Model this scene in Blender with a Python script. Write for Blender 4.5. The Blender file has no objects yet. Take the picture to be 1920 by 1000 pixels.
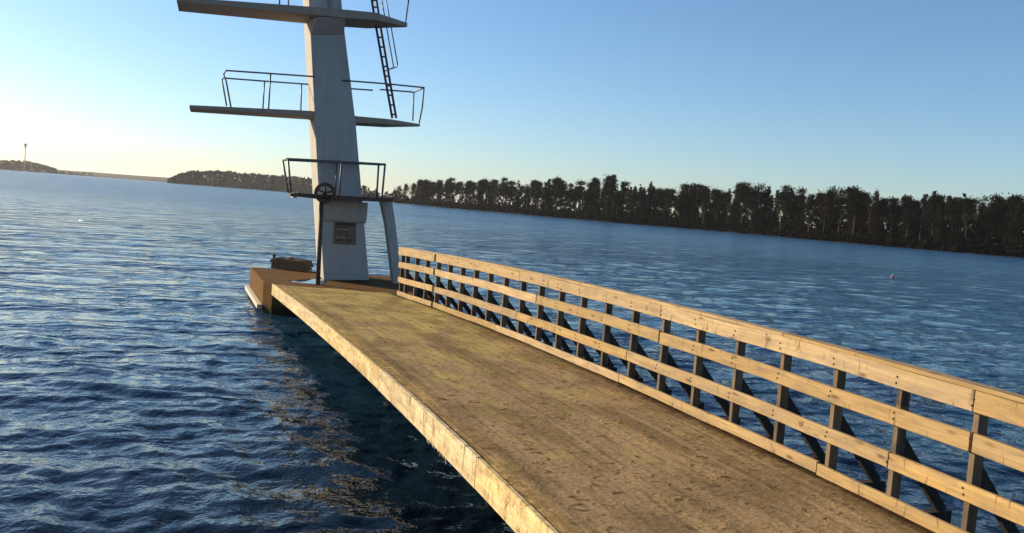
import bpy, bmesh, math, random
import numpy as np
from mathutils import Vector, Matrix
random.seed(7); RNG = np.random.default_rng(7)
SC = bpy.context.scene
COL = SC.collection
# ------------------------------------------------------------------ camera
CAM_H = 2.08; YAW, PITCH, ROLL, FPX = .3092, .06941, .07613, 1600.0
cF = Vector((math.sin(YAW)*math.cos(PITCH), math.cos(YAW)*math.cos(PITCH), -math.sin(PITCH)))
_r0 = Vector((math.cos(YAW), -math.sin(YAW), 0)); _u0 = _r0.cross(cF)
cR = math.cos(ROLL)*_r0 + math.sin(ROLL)*_u0
cU = -math.sin(ROLL)*_r0 + math.cos(ROLL)*_u0
CP = Vector((0, 0, CAM_H))
cd = bpy.data.cameras.new('camera'); cam = bpy.data.objects.new('camera', cd); COL.objects.link(cam)
m = Matrix((cR, cU, -cF)).transposed().to_4x4(); m.translation = CP
cam.matrix_world = m
cd.sensor_width = 36; cd.lens = 36*FPX/1920; cd.clip_start = .05; cd.clip_end = 30000
SC.camera = cam
# ------------------------------------------------------------------ sky, sun, exposure
SUN_EL, SUN_AZ = math.radians(18), math.radians(-46)     # azimuth from +Y towards +X
W = bpy.data.worlds.new('World'); SC.world = W; W.use_nodes = True
wn, wl = W.node_tree.nodes, W.node_tree.links
bg = wn['Background']
sky = wn.new('ShaderNodeTexSky'); sky.sky_type = 'NISHITA'; sky.sun_disc = False
sky.sun_elevation = SUN_EL; sky.sun_rotation = SUN_AZ
sky.altitude = 0; sky.air_density = 1.0; sky.dust_density = .4; sky.ozone_density = 4.6
wl.new(sky.outputs[0], bg.inputs[0]); bg.inputs[1].default_value = .094
sd = bpy.data.lights.new('sun', 'SUN'); sd.energy = 5.0; sd.angle = math.radians(.5); sd.color = (1, .82, .54)
sun = bpy.data.objects.new('sun', sd); COL.objects.link(sun)
SD = Vector((math.sin(SUN_AZ)*math.cos(SUN_EL), math.cos(SUN_AZ)*math.cos(SUN_EL), math.sin(SUN_EL)))
sun.rotation_euler = SD.to_track_quat('Z', 'Y').to_euler()
vs = SC.view_settings; vs.view_transform = 'Standard'; vs.look = 'None'; vs.gamma = 1; vs.exposure = .80
SC.cycles.max_bounces = 6
try:
    SC.cycles.sample_clamp_indirect = 4
except Exception: pass
WATER_Z = -.78
# ------------------------------------------------------------------ helpers
def ray(px, py): return cF + cR*((px-960)/FPX) - cU*((py-500)/FPX)
def at_z(px, py, z):
    d = ray(px, py); return CP + d*((z-CAM_H)/d.z)
def tag(o, label=None, cat=None, group=None, kind=None):
    if label: o['label'] = label
    if cat: o['category'] = cat
    if group: o['group'] = group
    if kind: o['kind'] = kind
    return o
def empty(name, loc, label=None, cat=None, group=None, parent=None):
    o = bpy.data.objects.new(name, None); COL.objects.link(o); o.location = loc
    o.empty_display_size = .2
    if parent: set_parent(o, parent)
    return tag(o, label, cat, group)
def world_of(o):
    mw = Matrix.Translation(o.location)
    return world_of(o.parent) @ mw if o.parent else mw
def set_parent(o, p):
    o.parent = p; o.location = Vector(o.location) - world_of(p).translation
class MB:
    """collects shapes, links them as one mesh object"""
    def __init__(s): s.v = []; s.f = []; s.uv = {}; s.sm = []
    def add(s, vs, fs, uvs=None, smooth=False):
        b = len(s.v); s.v += [tuple(v) for v in vs]
        for i, f in enumerate(fs):
            if uvs: s.uv[len(s.f)] = uvs[i]
            s.f.append(tuple(b+k for k in f)); s.sm.append(smooth)
    def hexa(s, p):
        """8 corners: bottom loop 0-3, top loop 4-7"""
        s.add(p, [(3,2,1,0),(4,5,6,7),(0,1,5,4),(1,2,6,5),(2,3,7,6),(3,0,4,7)])
    def box(s, c, size, ax=None):
        c = Vector(c); x, y, z = ax if ax else (Vector((1,0,0)), Vector((0,1,0)), Vector((0,0,1)))
        a, b, d = [q/2 for q in size]
        s.hexa([c+x*i*a+y*j*b+z*k*d for k in (-1,1) for i, j in ((-1,-1),(1,-1),(1,1),(-1,1))])
    def bar(s, p, q, w, h, up=Vector((0,0,1))):
        p, q = Vector(p), Vector(q); d = (q-p).normalized(); sx = d.cross(up)
        if sx.length < 1e-4: sx = d.cross(Vector((0,1,0)))
        sx.normalize(); sz = sx.cross(d)
        s.hexa([e+sx*i*w/2+sz*j*h/2 for e in (p, q) for i, j in ((-1,-1),(1,-1),(1,1),(-1,1))])
    def tube(s, pts, r, n=8, r2=None):
        pts = [Vector(p) for p in pts]; k = len(pts); vs = []; fs = []
        up = Vector((.13,.31,.94))
        for i, p in enumerate(pts):
            d = (pts[min(i+1,k-1)]-pts[max(i-1,0)]).normalized()
            a = d.cross(up).normalized(); b = a.cross(d)
            rr = r if r2 is None else r+(r2-r)*i/(k-1)
            vs += [p+(a*math.cos(t*2*math.pi/n)+b*math.sin(t*2*math.pi/n))*rr for t in range(n)]
        for i in range(k-1):
            for t in range(n):
                u = (t+1) % n; fs.append((i*n+t, i*n+u, (i+1)*n+u, (i+1)*n+t))
        fs.append(tuple(reversed(range(n)))); fs.append(tuple((k-1)*n+t for t in range(n)))
        s.add(vs, fs, smooth=True)
    def prism(s, pts, off):
        """closed outline extruded along off"""
        pts = [Vector(p) for p in pts]; n = len(pts); off = Vector(off)
        s.add(pts+[p+off for p in pts], [tuple(range(n)), tuple(reversed(range(n, 2*n)))] +
              [(i, i+n, (i+1) % n+n, (i+1) % n) for i in range(n)])
    def build(s, name, mat, parent=None, bevel=0, origin=None):
        me = bpy.data.meshes.new(name)
        o = Vector(origin) if origin is not None else (sum((Vector(v) for v in s.v), Vector())/len(s.v))
        me.from_pydata([tuple(Vector(v)-o) for v in s.v], [], s.f)
        me.polygons.foreach_set('use_smooth', s.sm)
        if s.uv:
            ul = me.uv_layers.new(name='UVMap')
            for i, p in enumerate(me.polygons):
                if i in s.uv:
                    for k, li in enumerate(p.loop_indices): ul.data[li].uv = s.uv[i][k]
        bm = bmesh.new(); bm.from_mesh(me); bmesh.ops.recalc_face_normals(bm, faces=bm.faces); bm.to_mesh(me); bm.free()
        me.materials.append(mat)
        ob = bpy.data.objects.new(name, me); COL.objects.link(ob); ob.location = o
        if bevel:
            bv = ob.modifiers.new('bevel', 'BEVEL'); bv.width = bevel; bv.segments = 2; bv.limit_method = 'ANGLE'
        if parent: set_parent(ob, parent)
        return ob
# ------------------------------------------------------------------ materials
class N:
    def __init__(s, name):
        s.m = bpy.data.materials.new(name); s.m.use_nodes = True
        s.t = s.m.node_tree; s.b = s.t.nodes['Principled BSDF']
    def n(s, typ, **kw):
        x = s.t.nodes.new('ShaderNode'+typ)
        for k, v in kw.items():
            if k.startswith('i_'):
                k = k[2:]; x.inputs[int(k) if k.isdigit() else k.replace('_', ' ')].default_value = v
            else: setattr(x, k, v)
        return x
    def l(s, a, b): s.t.links.new(a, b)
    def coord(s, kind='Object', scale=(1,1,1), rnd=False):
        tc = s.n('TexCoord'); mp = s.n('Mapping'); mp.inputs['Scale'].default_value = scale
        s.l(tc.outputs[kind], mp.inputs[0])
        if rnd:
            oi = s.n('ObjectInfo'); mu = s.n('Math', operation='MULTIPLY', i_1=37.0)
            s.l(oi.outputs['Random'], mu.inputs[0]); s.l(mu.outputs[0], mp.inputs['Location'])
        return mp.outputs[0]
    def noise(s, co, scale, detail=4, rough=.6, dist=0):
        x = s.n('TexNoise', i_Scale=scale, i_Detail=detail, i_Roughness=rough, i_Distortion=dist)
        s.l(co, x.inputs['Vector']); return x.outputs[0]
    def ramp(s, fac, stops):
        r = s.n('ValToRGB'); e = r.color_ramp.elements
        while len(e) < len(stops): e.new(.5)
        for q, (p, c) in zip(e, stops): q.position = p; q.color = (*c, 1) if len(c) == 3 else c
        s.l(fac, r.inputs[0]); return r.outputs[0]
    def mix(s, fac, a, b, mode='MIX'):
        x = s.n('Mix', data_type='RGBA', blend_type=mode)
        for sock, v in ((x.inputs[0], fac), (x.inputs[6], a), (x.inputs[7], b)):
            if isinstance(v, (int, float)): sock.default_value = v
            elif isinstance(v, tuple): sock.default_value = (*v, 1)
            else: s.l(v, sock)
        return x.outputs[2]
    def bump(s, h, strength=.3, dist=.01, prev=None):
        x = s.n('Bump'); x.inputs['Strength'].default_value = strength; x.inputs['Distance'].default_value = dist
        s.l(h, x.inputs['Height'])
        if prev: s.l(prev, x.inputs['Normal'])
        return x.outputs[0]
    def done(s, col=None, rough=.8, nrm=None, metal=0, spec=.3):
        if col is not None:
            if isinstance(col, tuple): s.b.inputs['Base Color'].default_value = (*col, 1)
            else: s.l(col, s.b.inputs['Base Color'])
        if isinstance(rough, (int, float)): s.b.inputs['Roughness'].default_value = rough
        else: s.l(rough, s.b.inputs['Roughness'])
        s.b.inputs['Metallic'].default_value = metal
        s.b.inputs['Specular IOR Level'].default_value = spec
        if nrm is not None: s.l(nrm, s.b.inputs['Normal'])
        return s.m

def mat_board(name, a, b, c, knots=.7):
    """sawn timber: UV is (metres along, metres across)"""
    s = N(name)
    grain = s.noise(s.coord('UV', (1.2, 45, 1), True), 1, 5, .65, .6)
    broad = s.noise(s.coord('UV', (.9, 3, 1), True), 1.4, 3, .5)
    col = s.ramp(grain, [(.28, a), (.5, b), (.75, c)])
    col = s.mix(s.ramp(broad, [(.35, (0,0,0)), (.7, (1,1,1))]), col, s.mix(.5, col, (.30,.20,.10)))
    # grey weathering in blotches
    wea = s.noise(s.coord('UV', (1.5, 6, 1), True), 2.0, 5, .65)
    col = s.mix(s.ramp(wea, [(.45, (0,0,0)), (.68, (.7,.7,.7))]), col, (.20,.145,.095))
    vo = s.n('TexVoronoi', feature='F1'); vo.inputs['Scale'].default_value = 1.0; vo.inputs['Randomness'].default_value = 1
    s.l(s.coord('UV', (2.7, 9, 1), True), vo.inputs['Vector'])
    kn = s.ramp(vo.outputs['Distance'], [(.06, (1,1,1)), (.13, (.45,.45,.45)), (.20, (0,0,0))])
    knf = s.n('Math', operation='MULTIPLY', i_1=knots); s.l(kn, knf.inputs[0])
    col = s.mix(knf.outputs[0], col, (.10,.055,.025))
    # cracks and smears across the grain
    cr = s.noise(s.coord('UV', (7, 1.6, 1), True), 1.6, 3, .7, 1.2)
    col = s.mix(s.ramp(cr, [(.61, (0,0,0)), (.68, (.8,.8,.8))]), col, (.13,.08,.04))
    if name.startswith('fascia'):
        sx = s.n('SeparateXYZ'); s.l(s.coord('UV'), sx.inputs[0])
        dr = s.noise(s.coord('UV', (10, 5, 1), True), 1, 5, .72, .5)
        dm = s.ramp(dr, [(.50, (0,0,0)), (.62, (.75,.75,.75))])
        col = s.mix(dm, col, (.30,.21,.09))
        d2 = s.noise(s.coord('UV', (11, 7, 1), True), 1, 4, .7, .8)
        col = s.mix(s.ramp(d2, [(.58, (0,0,0)), (.66, (.8,.8,.8))]), col, (.13,.09,.035))
    oi = s.n('ObjectInfo'); mv = s.n('MapRange', i_3=.82, i_4=1.12); s.l(oi.outputs['Random'], mv.inputs[0])
    ml = s.n('Math', operation='MULTIPLY', i_1=7.31); s.l(oi.outputs['Random'], ml.inputs[0])
    mf = s.n('Math', operation='FRACT'); s.l(ml.outputs[0], mf.inputs[0])
    ms = s.n('MapRange', i_3=.92, i_4=1.15); s.l(mf.outputs[0], ms.inputs[0])
    hs = s.n('HueSaturation'); s.l(mv.outputs[0], hs.inputs['Value']); s.l(ms.outputs[0], hs.inputs['Saturation'])
    s.l(col, hs.inputs['Color']); col = hs.outputs[0]
    nb = s.bump(grain, .35, .004)
    return s.done(col, .75, nb, spec=.25)
M_RAIL = mat_board('rail_timber', (.27,.175,.08), (.39,.27,.135), (.51,.375,.21), .9)
M_FASCIA = mat_board('fascia_timber', (.50,.36,.18), (.68,.54,.31), (.78,.66,.43), .6)
M_POST = mat_board('post_timber', (.028,.020,.015), (.045,.033,.025), (.075,.056,.043), .3)

def mat_deck():
    s = N('deck_boards')
    uv = s.coord('UV')
    fine = s.noise(s.coord('UV', (9, 16, 1)), 1.6, 6, .72, .6)
    grit = s.noise(uv, 22, 4, .7)
    col = s.ramp(fine, [(.25, (.235,.15,.07)), (.5, (.37,.245,.12)), (.78, (.54,.38,.205))])
    col = s.mix(s.ramp(grit, [(.42, (0,0,0)), (.7, (.55,.55,.55))]), col, (.14,.095,.05))
    big = s.noise(s.coord('UV', (.5, 1.1, 1)), 1.3, 4, .6)
    col = s.mix(s.ramp(big, [(.35, (0,0,0)), (.72, (.6,.6,.6))]), col, (.27,.185,.105))
    # moss, more of it further out and along the edges
    sx = s.n('SeparateXYZ'); s.l(uv, sx.inputs[0])
    mr = s.n('MapRange', i_1=5.0, i_2=16.0, i_3=-.10, i_4=.16); s.l(sx.outputs[0], mr.inputs[0])
    mo = s.noise(s.coord('UV', (.8, 1.3, 1)), 1.7, 5, .65, .5)
    ad = s.n('Math', operation='ADD'); s.l(mr.outputs[0], ad.inputs[0]); s.l(mo, ad.inputs[1])
    col = s.mix(s.ramp(ad.outputs[0], [(.50, (0,0,0)), (.68, (.85,.85,.85))]), col, s.mix(grit, (.26,.205,.055), (.56,.44,.16)))
    # dark dirt flecks and leaf scraps lying across
    fl = s.noise(s.coord('UV', (6, 4.0, 1)), 2.3, 5, .62, 1.0)
    col = s.mix(s.ramp(fl, [(.57, (0,0,0)), (.64, (.85,.85,.85))]), col, (.055,.037,.018))
    pat = s.noise(s.coord('UV', (.9, 1.6, 1)), 1.1, 5, .62, .3)
    col = s.mix(s.ramp(pat, [(.40, (.8,.8,.8)), (.56, (0,0,0))]), col, s.mix(.6, col, (.09,.062,.026)))
    fl2 = s.noise(s.coord('UV', (2.2, 2.6, 1)), 1.3, 5, .7, .8)
    col = s.mix(s.ramp(fl2, [(.60, (0,0,0)), (.74, (.6,.6,.6))]), col, (.07,.05,.022))
    # dark mossy edge by the fascia
    ed = s.n('MapRange', i_1=.0, i_2=.40, i_3=.95, i_4=0.0); s.l(sx.outputs[1], ed.inputs[0])
    en = s.noise(uv, 9, 4, .7); em = s.n('Math', operation='MULTIPLY'); s.l(ed.outputs[0], em.inputs[0]); s.l(s.ramp(en, [(.3,(0,0,0)),(.55,(1,1,1))]), em.inputs[1])
    col = s.mix(em.outputs[0], col, (.075,.05,.02))
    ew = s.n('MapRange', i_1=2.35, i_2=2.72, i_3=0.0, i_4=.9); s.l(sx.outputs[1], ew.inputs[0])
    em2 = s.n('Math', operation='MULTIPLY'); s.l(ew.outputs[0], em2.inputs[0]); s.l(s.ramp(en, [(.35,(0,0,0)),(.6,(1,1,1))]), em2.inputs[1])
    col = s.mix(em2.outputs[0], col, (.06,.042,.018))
    # board joints (boards run along the pier, 14 cm wide), mostly filled with dirt
    wv = s.n('Math', operation='PINGPONG', i_1=.07); s.l(sx.outputs[1], wv.inputs[0])
    jn = s.ramp(wv.outputs[0], [(.0, (.8,.8,.8)), (.03, (0,0,0))])
    jb = s.noise(s.coord('UV', (.6, 4, 1)), 1.5, 3, .6)
    jm = s.n('Math', operation='MULTIPLY'); s.l(jn, jm.inputs[0]); s.l(s.ramp(jb, [(.40,(0,0,0)),(.66,(.6,.6,.6))]), jm.inputs[1])
    col = s.mix(jm.outputs[0], col, (.06,.043,.026))
    # worn pale streaks along the boards
    ws = s.noise(s.coord('UV', (.35, 13, 1)), 1, 4, .6, .5)
    col = s.mix(s.ramp(ws, [(.56, (0,0,0)), (.72, (.4,.4,.4))]), col, (.50,.38,.22))
    fl_ = s.n('Math', operation='SNAP', i_1=.14); s.l(sx.outputs[1], fl_.inputs[0])
    wn_ = s.n('TexWhiteNoise', noise_dimensions='1D'); s.l(fl_.outputs[0], wn_.inputs['W'])
    pv = s.n('MapRange', i_3=.92, i_4=1.07); s.l(wn_.outputs['Value'], pv.inputs[0])
    hs = s.n('HueSaturation'); s.l(pv.outputs[0], hs.inputs['Value']); s.l(col, hs.inputs['Color']); col = hs.outputs[0]
    nb = s.bump(grit, .45, .008); nb = s.bump(fine, .5, .006, nb); nb = s.bump(fl, .5, .02, nb)
    return s.done(col, .95, nb, spec=.04)
M_DECK = mat_deck()

def mat_concrete(name, base, dark, streak=.4, moss=None):
    s = N(name)
    co = s.coord('Object')
    a = s.noise(co, 2.2, 6, .62); b = s.noise(s.coord('Object', (5, 5, .35)), 1.6, 5, .65)
    c = s.noise(co, 34, 3, .6)
    col = s.mix(s.ramp(a, [(.35, (0,0,0)), (.75, (1,1,1))]), base, s.mix(.35, base, dark))
    m_ = s.n('Math', operation='MULTIPLY', i_1=streak); s.l(s.ramp(b, [(.48, (0,0,0)), (.72, (1,1,1))]), m_.inputs[0])
    col = s.mix(m_.outputs[0], col, dark)
    if name.startswith('white'):
        sp = s.n('SeparateXYZ'); s.l(co, sp.inputs[0])
        pg = s.n('Math', operation='PINGPONG', i_1=.6); s.l(sp.outputs[2], pg.inputs[0])
        col = s.mix(s.ramp(pg.outputs[0], [(0, (.25,.25,.25)), (.02, (0,0,0))]), col, dark)
        ru = s.noise(s.coord('Object', (7, 7, .5)), 1.3, 4, .6)
        col = s.mix(s.ramp(ru, [(.62, (0,0,0)), (.80, (.4,.4,.4))]), col, (.15,.10,.065))
    if moss: col = s.mix(s.ramp(s.noise(co, 3.5, 5, .7), [(.5,(0,0,0)),(.68,(.8,.8,.8))]), col, moss)
    if moss:
        sp = s.n('SeparateXYZ'); s.l(co, sp.inputs[0]); w_ = s.n('Math', operation='MULTIPLY_ADD', i_1=.16); s.l(s.noise(co, 4, 4, .6), w_.inputs[0]); s.l(sp.outputs[2], w_.inputs[2])
        col = s.mix(s.ramp(w_.outputs[0], [(.60, (.85,.85,.85)), (.72, (0,0,0))]), col, (.022,.022,.012))
    nb = s.bump(c, .25, .006); nb = s.bump(a, .2, .02, nb)
    return s.done(col, .9, nb, spec=.04 if moss else .2)
M_WHITE = mat_concrete('white_painted_concrete', (.39,.375,.355), (.27,.235,.20), .4)
M_SLAB = mat_concrete('slab_concrete', (.35,.275,.215), (.21,.155,.115), .5)
M_BASE = mat_concrete('base_concrete', (.135,.068,.024), (.055,.030,.012), .5, (.12,.095,.04))
M_PALE = mat_concrete('pale_concrete', (.62,.53,.42), (.35,.28,.2), .3)

def mat_plain(name, col, var, rough=.6, metal=0, scale=6, nb=.2):
    s = N(name); co = s.coord('Object'); a = s.noise(co, scale, 5, .65)
    c = s.ramp(a, [(.3, col), (.75, var)])
    return s.done(c, rough, s.bump(a, nb, .01), metal, .4)
M_STEEL = mat_plain('painted_steel', (.10,.105,.11), (.17,.16,.15), .5, .3, 12)
M_RUST = mat_plain('rusty_dark_steel', (.045,.03,.024), (.12,.07,.045), .7, .2, 14)
M_DARKWOOD = mat_plain('tarred_timber', (.016,.012,.009), (.035,.026,.019), .85, 0, 7)
M_CRATE = mat_plain('weathered_crate_timber', (.08,.05,.027), (.19,.125,.065), .85, 0, 9)
M_ROPE = mat_plain('green_net', (.05,.045,.03), (.10,.085,.05), .9, 0, 20)
M_BOARD = mat_plain('brown_board', (.13,.075,.045), (.20,.13,.085), .6, 0, 9)
M_INK = mat_plain('dark_lettering', (.03,.018,.012), (.05,.032,.022), .6, 0, 9)
M_INK2 = mat_plain('pale_lettering', (.27,.2,.15), (.33,.26,.2), .6, 0, 9)
M_BUOY = mat_plain('faded_red_buoy', (.20,.05,.07), (.27,.11,.13), .5)
M_BUOYW = mat_plain('buoy_white', (.6,.56,.58), (.7,.66,.66), .5)
M_FROST = mat_plain('frayed_pale_sheet', (.36,.30,.22), (.5,.43,.33), .8, 0, 20)

def mat_leaf(name, a, b, c):
    s = N(name); g = s.n('NewGeometry'); oi = s.n('ObjectInfo')
    col = s.ramp(g.outputs['Random Per Island'], [(.0, a), (.55, b), (1, c)])
    hs = s.n('HueSaturation'); mr = s.n('MapRange', i_3=.7, i_4=1.3); s.l(oi.outputs['Random'], mr.inputs[0])
    s.l(mr.outputs[0], hs.inputs['Value']); s.l(col, hs.inputs['Color'])
    return s.done(hs.outputs[0], .9, None, 0, .04)
M_PINE = mat_leaf('pine_needles', (.006,.008,.004), (.011,.013,.006), (.026,.022,.011))
M_SPRUCE = mat_leaf('spruce_needles', (.005,.007,.005), (.009,.012,.007), (.020,.019,.010))
M_OAK = mat_leaf('dry_brown_leaves', (.010,.0075,.005), (.017,.012,.007), (.030,.021,.012))
M_TWIG = mat_leaf('bare_twigs', (.032,.025,.019), (.055,.043,.033), (.085,.067,.053))
M_TRUNK = mat_plain('bark', (.035,.026,.02), (.075,.055,.04), .9, 0, 2)
M_BRUSH = mat_leaf('shore_brush', (.004,.0035,.0025), (.008,.0065,.004), (.016,.012,.007))
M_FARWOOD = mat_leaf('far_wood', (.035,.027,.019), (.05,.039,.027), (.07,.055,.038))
M_BANK = mat_plain('bank_soil', (.005,.004,.003), (.010,.008,.006), .95, 0, .2)
M_FIELD = mat_plain('far_field', (.02,.02,.009), (.035,.03,.014), .95, 0, .01)

def mat_water():
    s = N('lake_water')
    co = s.n('TexCoord').outputs['Object']
    def mapped(sc, rot=0):
        mp = s.n('Mapping'); mp.inputs['Scale'].default_value = sc; mp.inputs['Rotation'].default_value = (0,0,rot)
        s.l(co, mp.inputs[0]); return mp.outputs[0]
    n1 = s.noise(mapped((1, 1.25, 1), .35), 3.4, 3, .55, .3)
    n2 = s.noise(mapped((1, 1.7, 1), -.2), 9, 2, .5, .2)
    n0 = s.noise(mapped((1.25, 1, 1), .25), 1.6, 4, .62, .3)
    # patches of wind: calmer and rougher water
    pt = s.noise(mapped((.35, 1, 1), .15), .045, 3, .55)
    g = s.ramp(pt, [(.35, (.55,.55,.55)), (.65, (1,1,1))])
    l0 = s.n('VectorMath', operation='LENGTH'); s.l(co, l0.inputs[0])
    d0 = s.n('MapRange', i_1=9.0, i_2=60.0, i_3=.22, i_4=1.0); s.l(l0.outputs['Value'], d0.inputs[0]); df = d0.outputs[0]
    def b(h, st, dist, prev=None):
        x = s.n('Bump'); x.inputs['Distance'].default_value = dist
        mu = s.n('Math', operation='MULTIPLY', i_1=st); s.l(g, mu.inputs[0])
        m2 = s.n('Math', operation='MULTIPLY'); s.l(mu.outputs[0], m2.inputs[0]); s.l(df, m2.inputs[1]); s.l(m2.outputs[0], x.inputs['Strength'])
        s.l(h, x.inputs['Height'])
        if prev: s.l(prev, x.inputs['Normal'])
        return x.outputs[0]
    nb = b(n0, 1, .55); nb = b(n1, 1, .17, nb); nb = b(n2, .9, .024, nb)
    nL = s.noise(mapped((1, 3.2, 1), .3), .16, 3, .6, .2); nb = b(nL, 1, 2.6, nb)
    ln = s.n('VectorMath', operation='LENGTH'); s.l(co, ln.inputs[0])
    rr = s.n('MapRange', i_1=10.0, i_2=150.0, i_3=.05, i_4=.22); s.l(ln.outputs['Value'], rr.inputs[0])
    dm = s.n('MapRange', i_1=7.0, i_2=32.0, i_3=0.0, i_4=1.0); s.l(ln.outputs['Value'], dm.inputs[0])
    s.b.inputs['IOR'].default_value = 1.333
    return s.done(s.mix(dm.outputs[0], (.003,.008,.014), (.022,.086,.175)), rr.outputs[0], nb, 0, .5)  # open water bluer; base darkened near the pier to paint in under-deck shade
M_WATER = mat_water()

# ================================================================== SETTING: water, shores
def build_water():
    a0, a1 = math.radians(-58), math.radians(85)
    ang = np.concatenate([np.linspace(a0, a1, 860), np.linspace(a1, a0+2*math.pi, 50)[1:-1]])
    rad = np.concatenate([np.geomspace(2.2, 260, 860), np.geomspace(270, 12000, 40)])
    A, Rr = np.meshgrid(ang, rad); X = Rr*np.sin(A); Y = Rr*np.cos(A); Z = np.zeros_like(X)
    step = np.maximum(Rr*(rad[1]/rad[0]-1), Rr*(ang[1]-ang[0]))
    rg = np.random.default_rng(3); wind = math.radians(40)
    for i in range(150):
        lam = math.exp(rg.uniform(math.log(.13), math.log(.95)))
        th = wind + rg.normal(0, .75)
        if i >= 110: lam = math.exp(rg.uniform(math.log(1.3), math.log(4.0))); th = wind + rg.normal(0, .6)
        k = 2*math.pi/lam; amp_long = .010*lam/(2*math.pi); amp = .0225*lam/(2*math.pi)*(1 if lam < .7 else .75)
        fade = np.clip((lam/step-2.2)/3.5, 0, 1)
        if i >= 110: amp = amp_long
        ph = k*(X*math.sin(th)+Y*math.cos(th)) + rg.uniform(0, 6.28) + .6*np.sin(.13*X+.21*Y+i)
        Z += amp*fade*(np.sin(ph)+.22*np.sin(2*ph+1.57))
    Z[-40:] = 0
    gust = .75+.25*np.sin(.05*X+.11*Y)*np.cos(.07*Y-.03*X)
    Z *= gust
    nr, na = X.shape
    V = np.stack([X, Y, Z], -1).reshape(-1, 3)
    V = np.vstack([V, [[0, 0, 0]]])
    i = np.arange(nr-1)[:, None]*na; j = np.arange(na)[None]; j2 = (j+1) % na
    Q = np.stack([i+j, i+j2, i+na+j2, i+na+j], -1).reshape(-1, 4)[:, ::-1]
    c = len(V)-1
    T = np.stack([np.full(na, c), (np.arange(na)+1) % na, np.arange(na)], -1)[:, ::-1]
    me = bpy.data.meshes.new('water')
    me.vertices.add(len(V)); me.vertices.foreach_set('co', V.astype('f4').ravel())
    loops = np.concatenate([Q.ravel(), T.ravel()])
    me.loops.add(len(loops)); me.loops.foreach_set('vertex_index', loops.astype('i4'))
    ls = np.concatenate([np.arange(len(Q))*4, len(Q)*4+np.arange(len(T))*3])
    me.polygons.add(len(ls)); me.polygons.foreach_set('loop_start', ls.astype('i4'))
    me.polygons.foreach_set('use_smooth', np.ones(len(ls), bool))
    me.update(calc_edges=True); me.validate()
    bm = bmesh.new(); bm.from_mesh(me); bmesh.ops.recalc_face_normals(bm, faces=bm.faces)
    bm.faces.ensure_lookup_table()
    if bm.faces[0].normal.z < 0: bmesh.ops.reverse_faces(bm, faces=bm.faces)
    bm.to_mesh(me); bm.free()
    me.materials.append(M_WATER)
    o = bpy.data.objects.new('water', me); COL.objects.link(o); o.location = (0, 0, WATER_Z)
    tag(o, 'dark blue rippled lake water around the pier', 'water', kind='structure')
build_water()
def polar(azd, D, z=0): a = math.radians(azd); return Vector((D*math.sin(a), D*math.cos(a), z))

# ---- right-hand wooded shore: D(az)
SH_A = [7.2, 8.4, 9.7, 11.4, 13.5, 16.2, 18.9, 24, 29.5, 32.5, 36.2, 39.6, 43.5, 48.5, 56, 66]
SH_D = [640, 560, 520, 480, 430, 400, 360, 318, 306, 290, 268, 252, 244, 240, 244, 262]
def shoreD(a): return float(np.interp(a, SH_A, SH_D))
def strip(name, prof, azs, Df, mat, label, cat, jit=0):
    """ground strip along a shore: prof = list of (distance behind the waterline, height)"""
    mb = MB(); vs = []; fs = []; n = len(prof)
    for a in azs:
        for d, h in prof:
            e = random.uniform(-jit, jit)
            vs.append(polar(a, Df(a)+d, WATER_Z+h+(e*.3 if h > 0 else 0)))
    for i in range(len(azs)-1):
        for k in range(n-1): fs.append((i*n+k, (i+1)*n+k, (i+1)*n+k+1, i*n+k+1))
    mb.add(vs, fs, smooth=True)
    return tag(mb.build(name, mat), label, cat, kind='structure')
strip('shore_bank', [(-2, -.5), (0, .15), (3, 1.2), (12, 1.6), (90, 3.0), (220, 2.0), (230, -1)], np.linspace(7.2, 66, 120), shoreD, M_BANK,
      'dark earth bank under the wooded shore', 'shore', .6)
def farD(a): return float(np.interp(a, [-40, -14, -9, -3, 0, 8], [2100, 2000, 1900, 1500, 1300, 1150]))
strip('far_shore', [(-3, -1), (0, .5), (40, 5.5), (160, 9.0), (260, 7), (300, -2)], np.linspace(-40, 8.5, 60), farD, M_FIELD,
      'low pale far shore across the lake at left', 'shore', 1.5)

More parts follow.
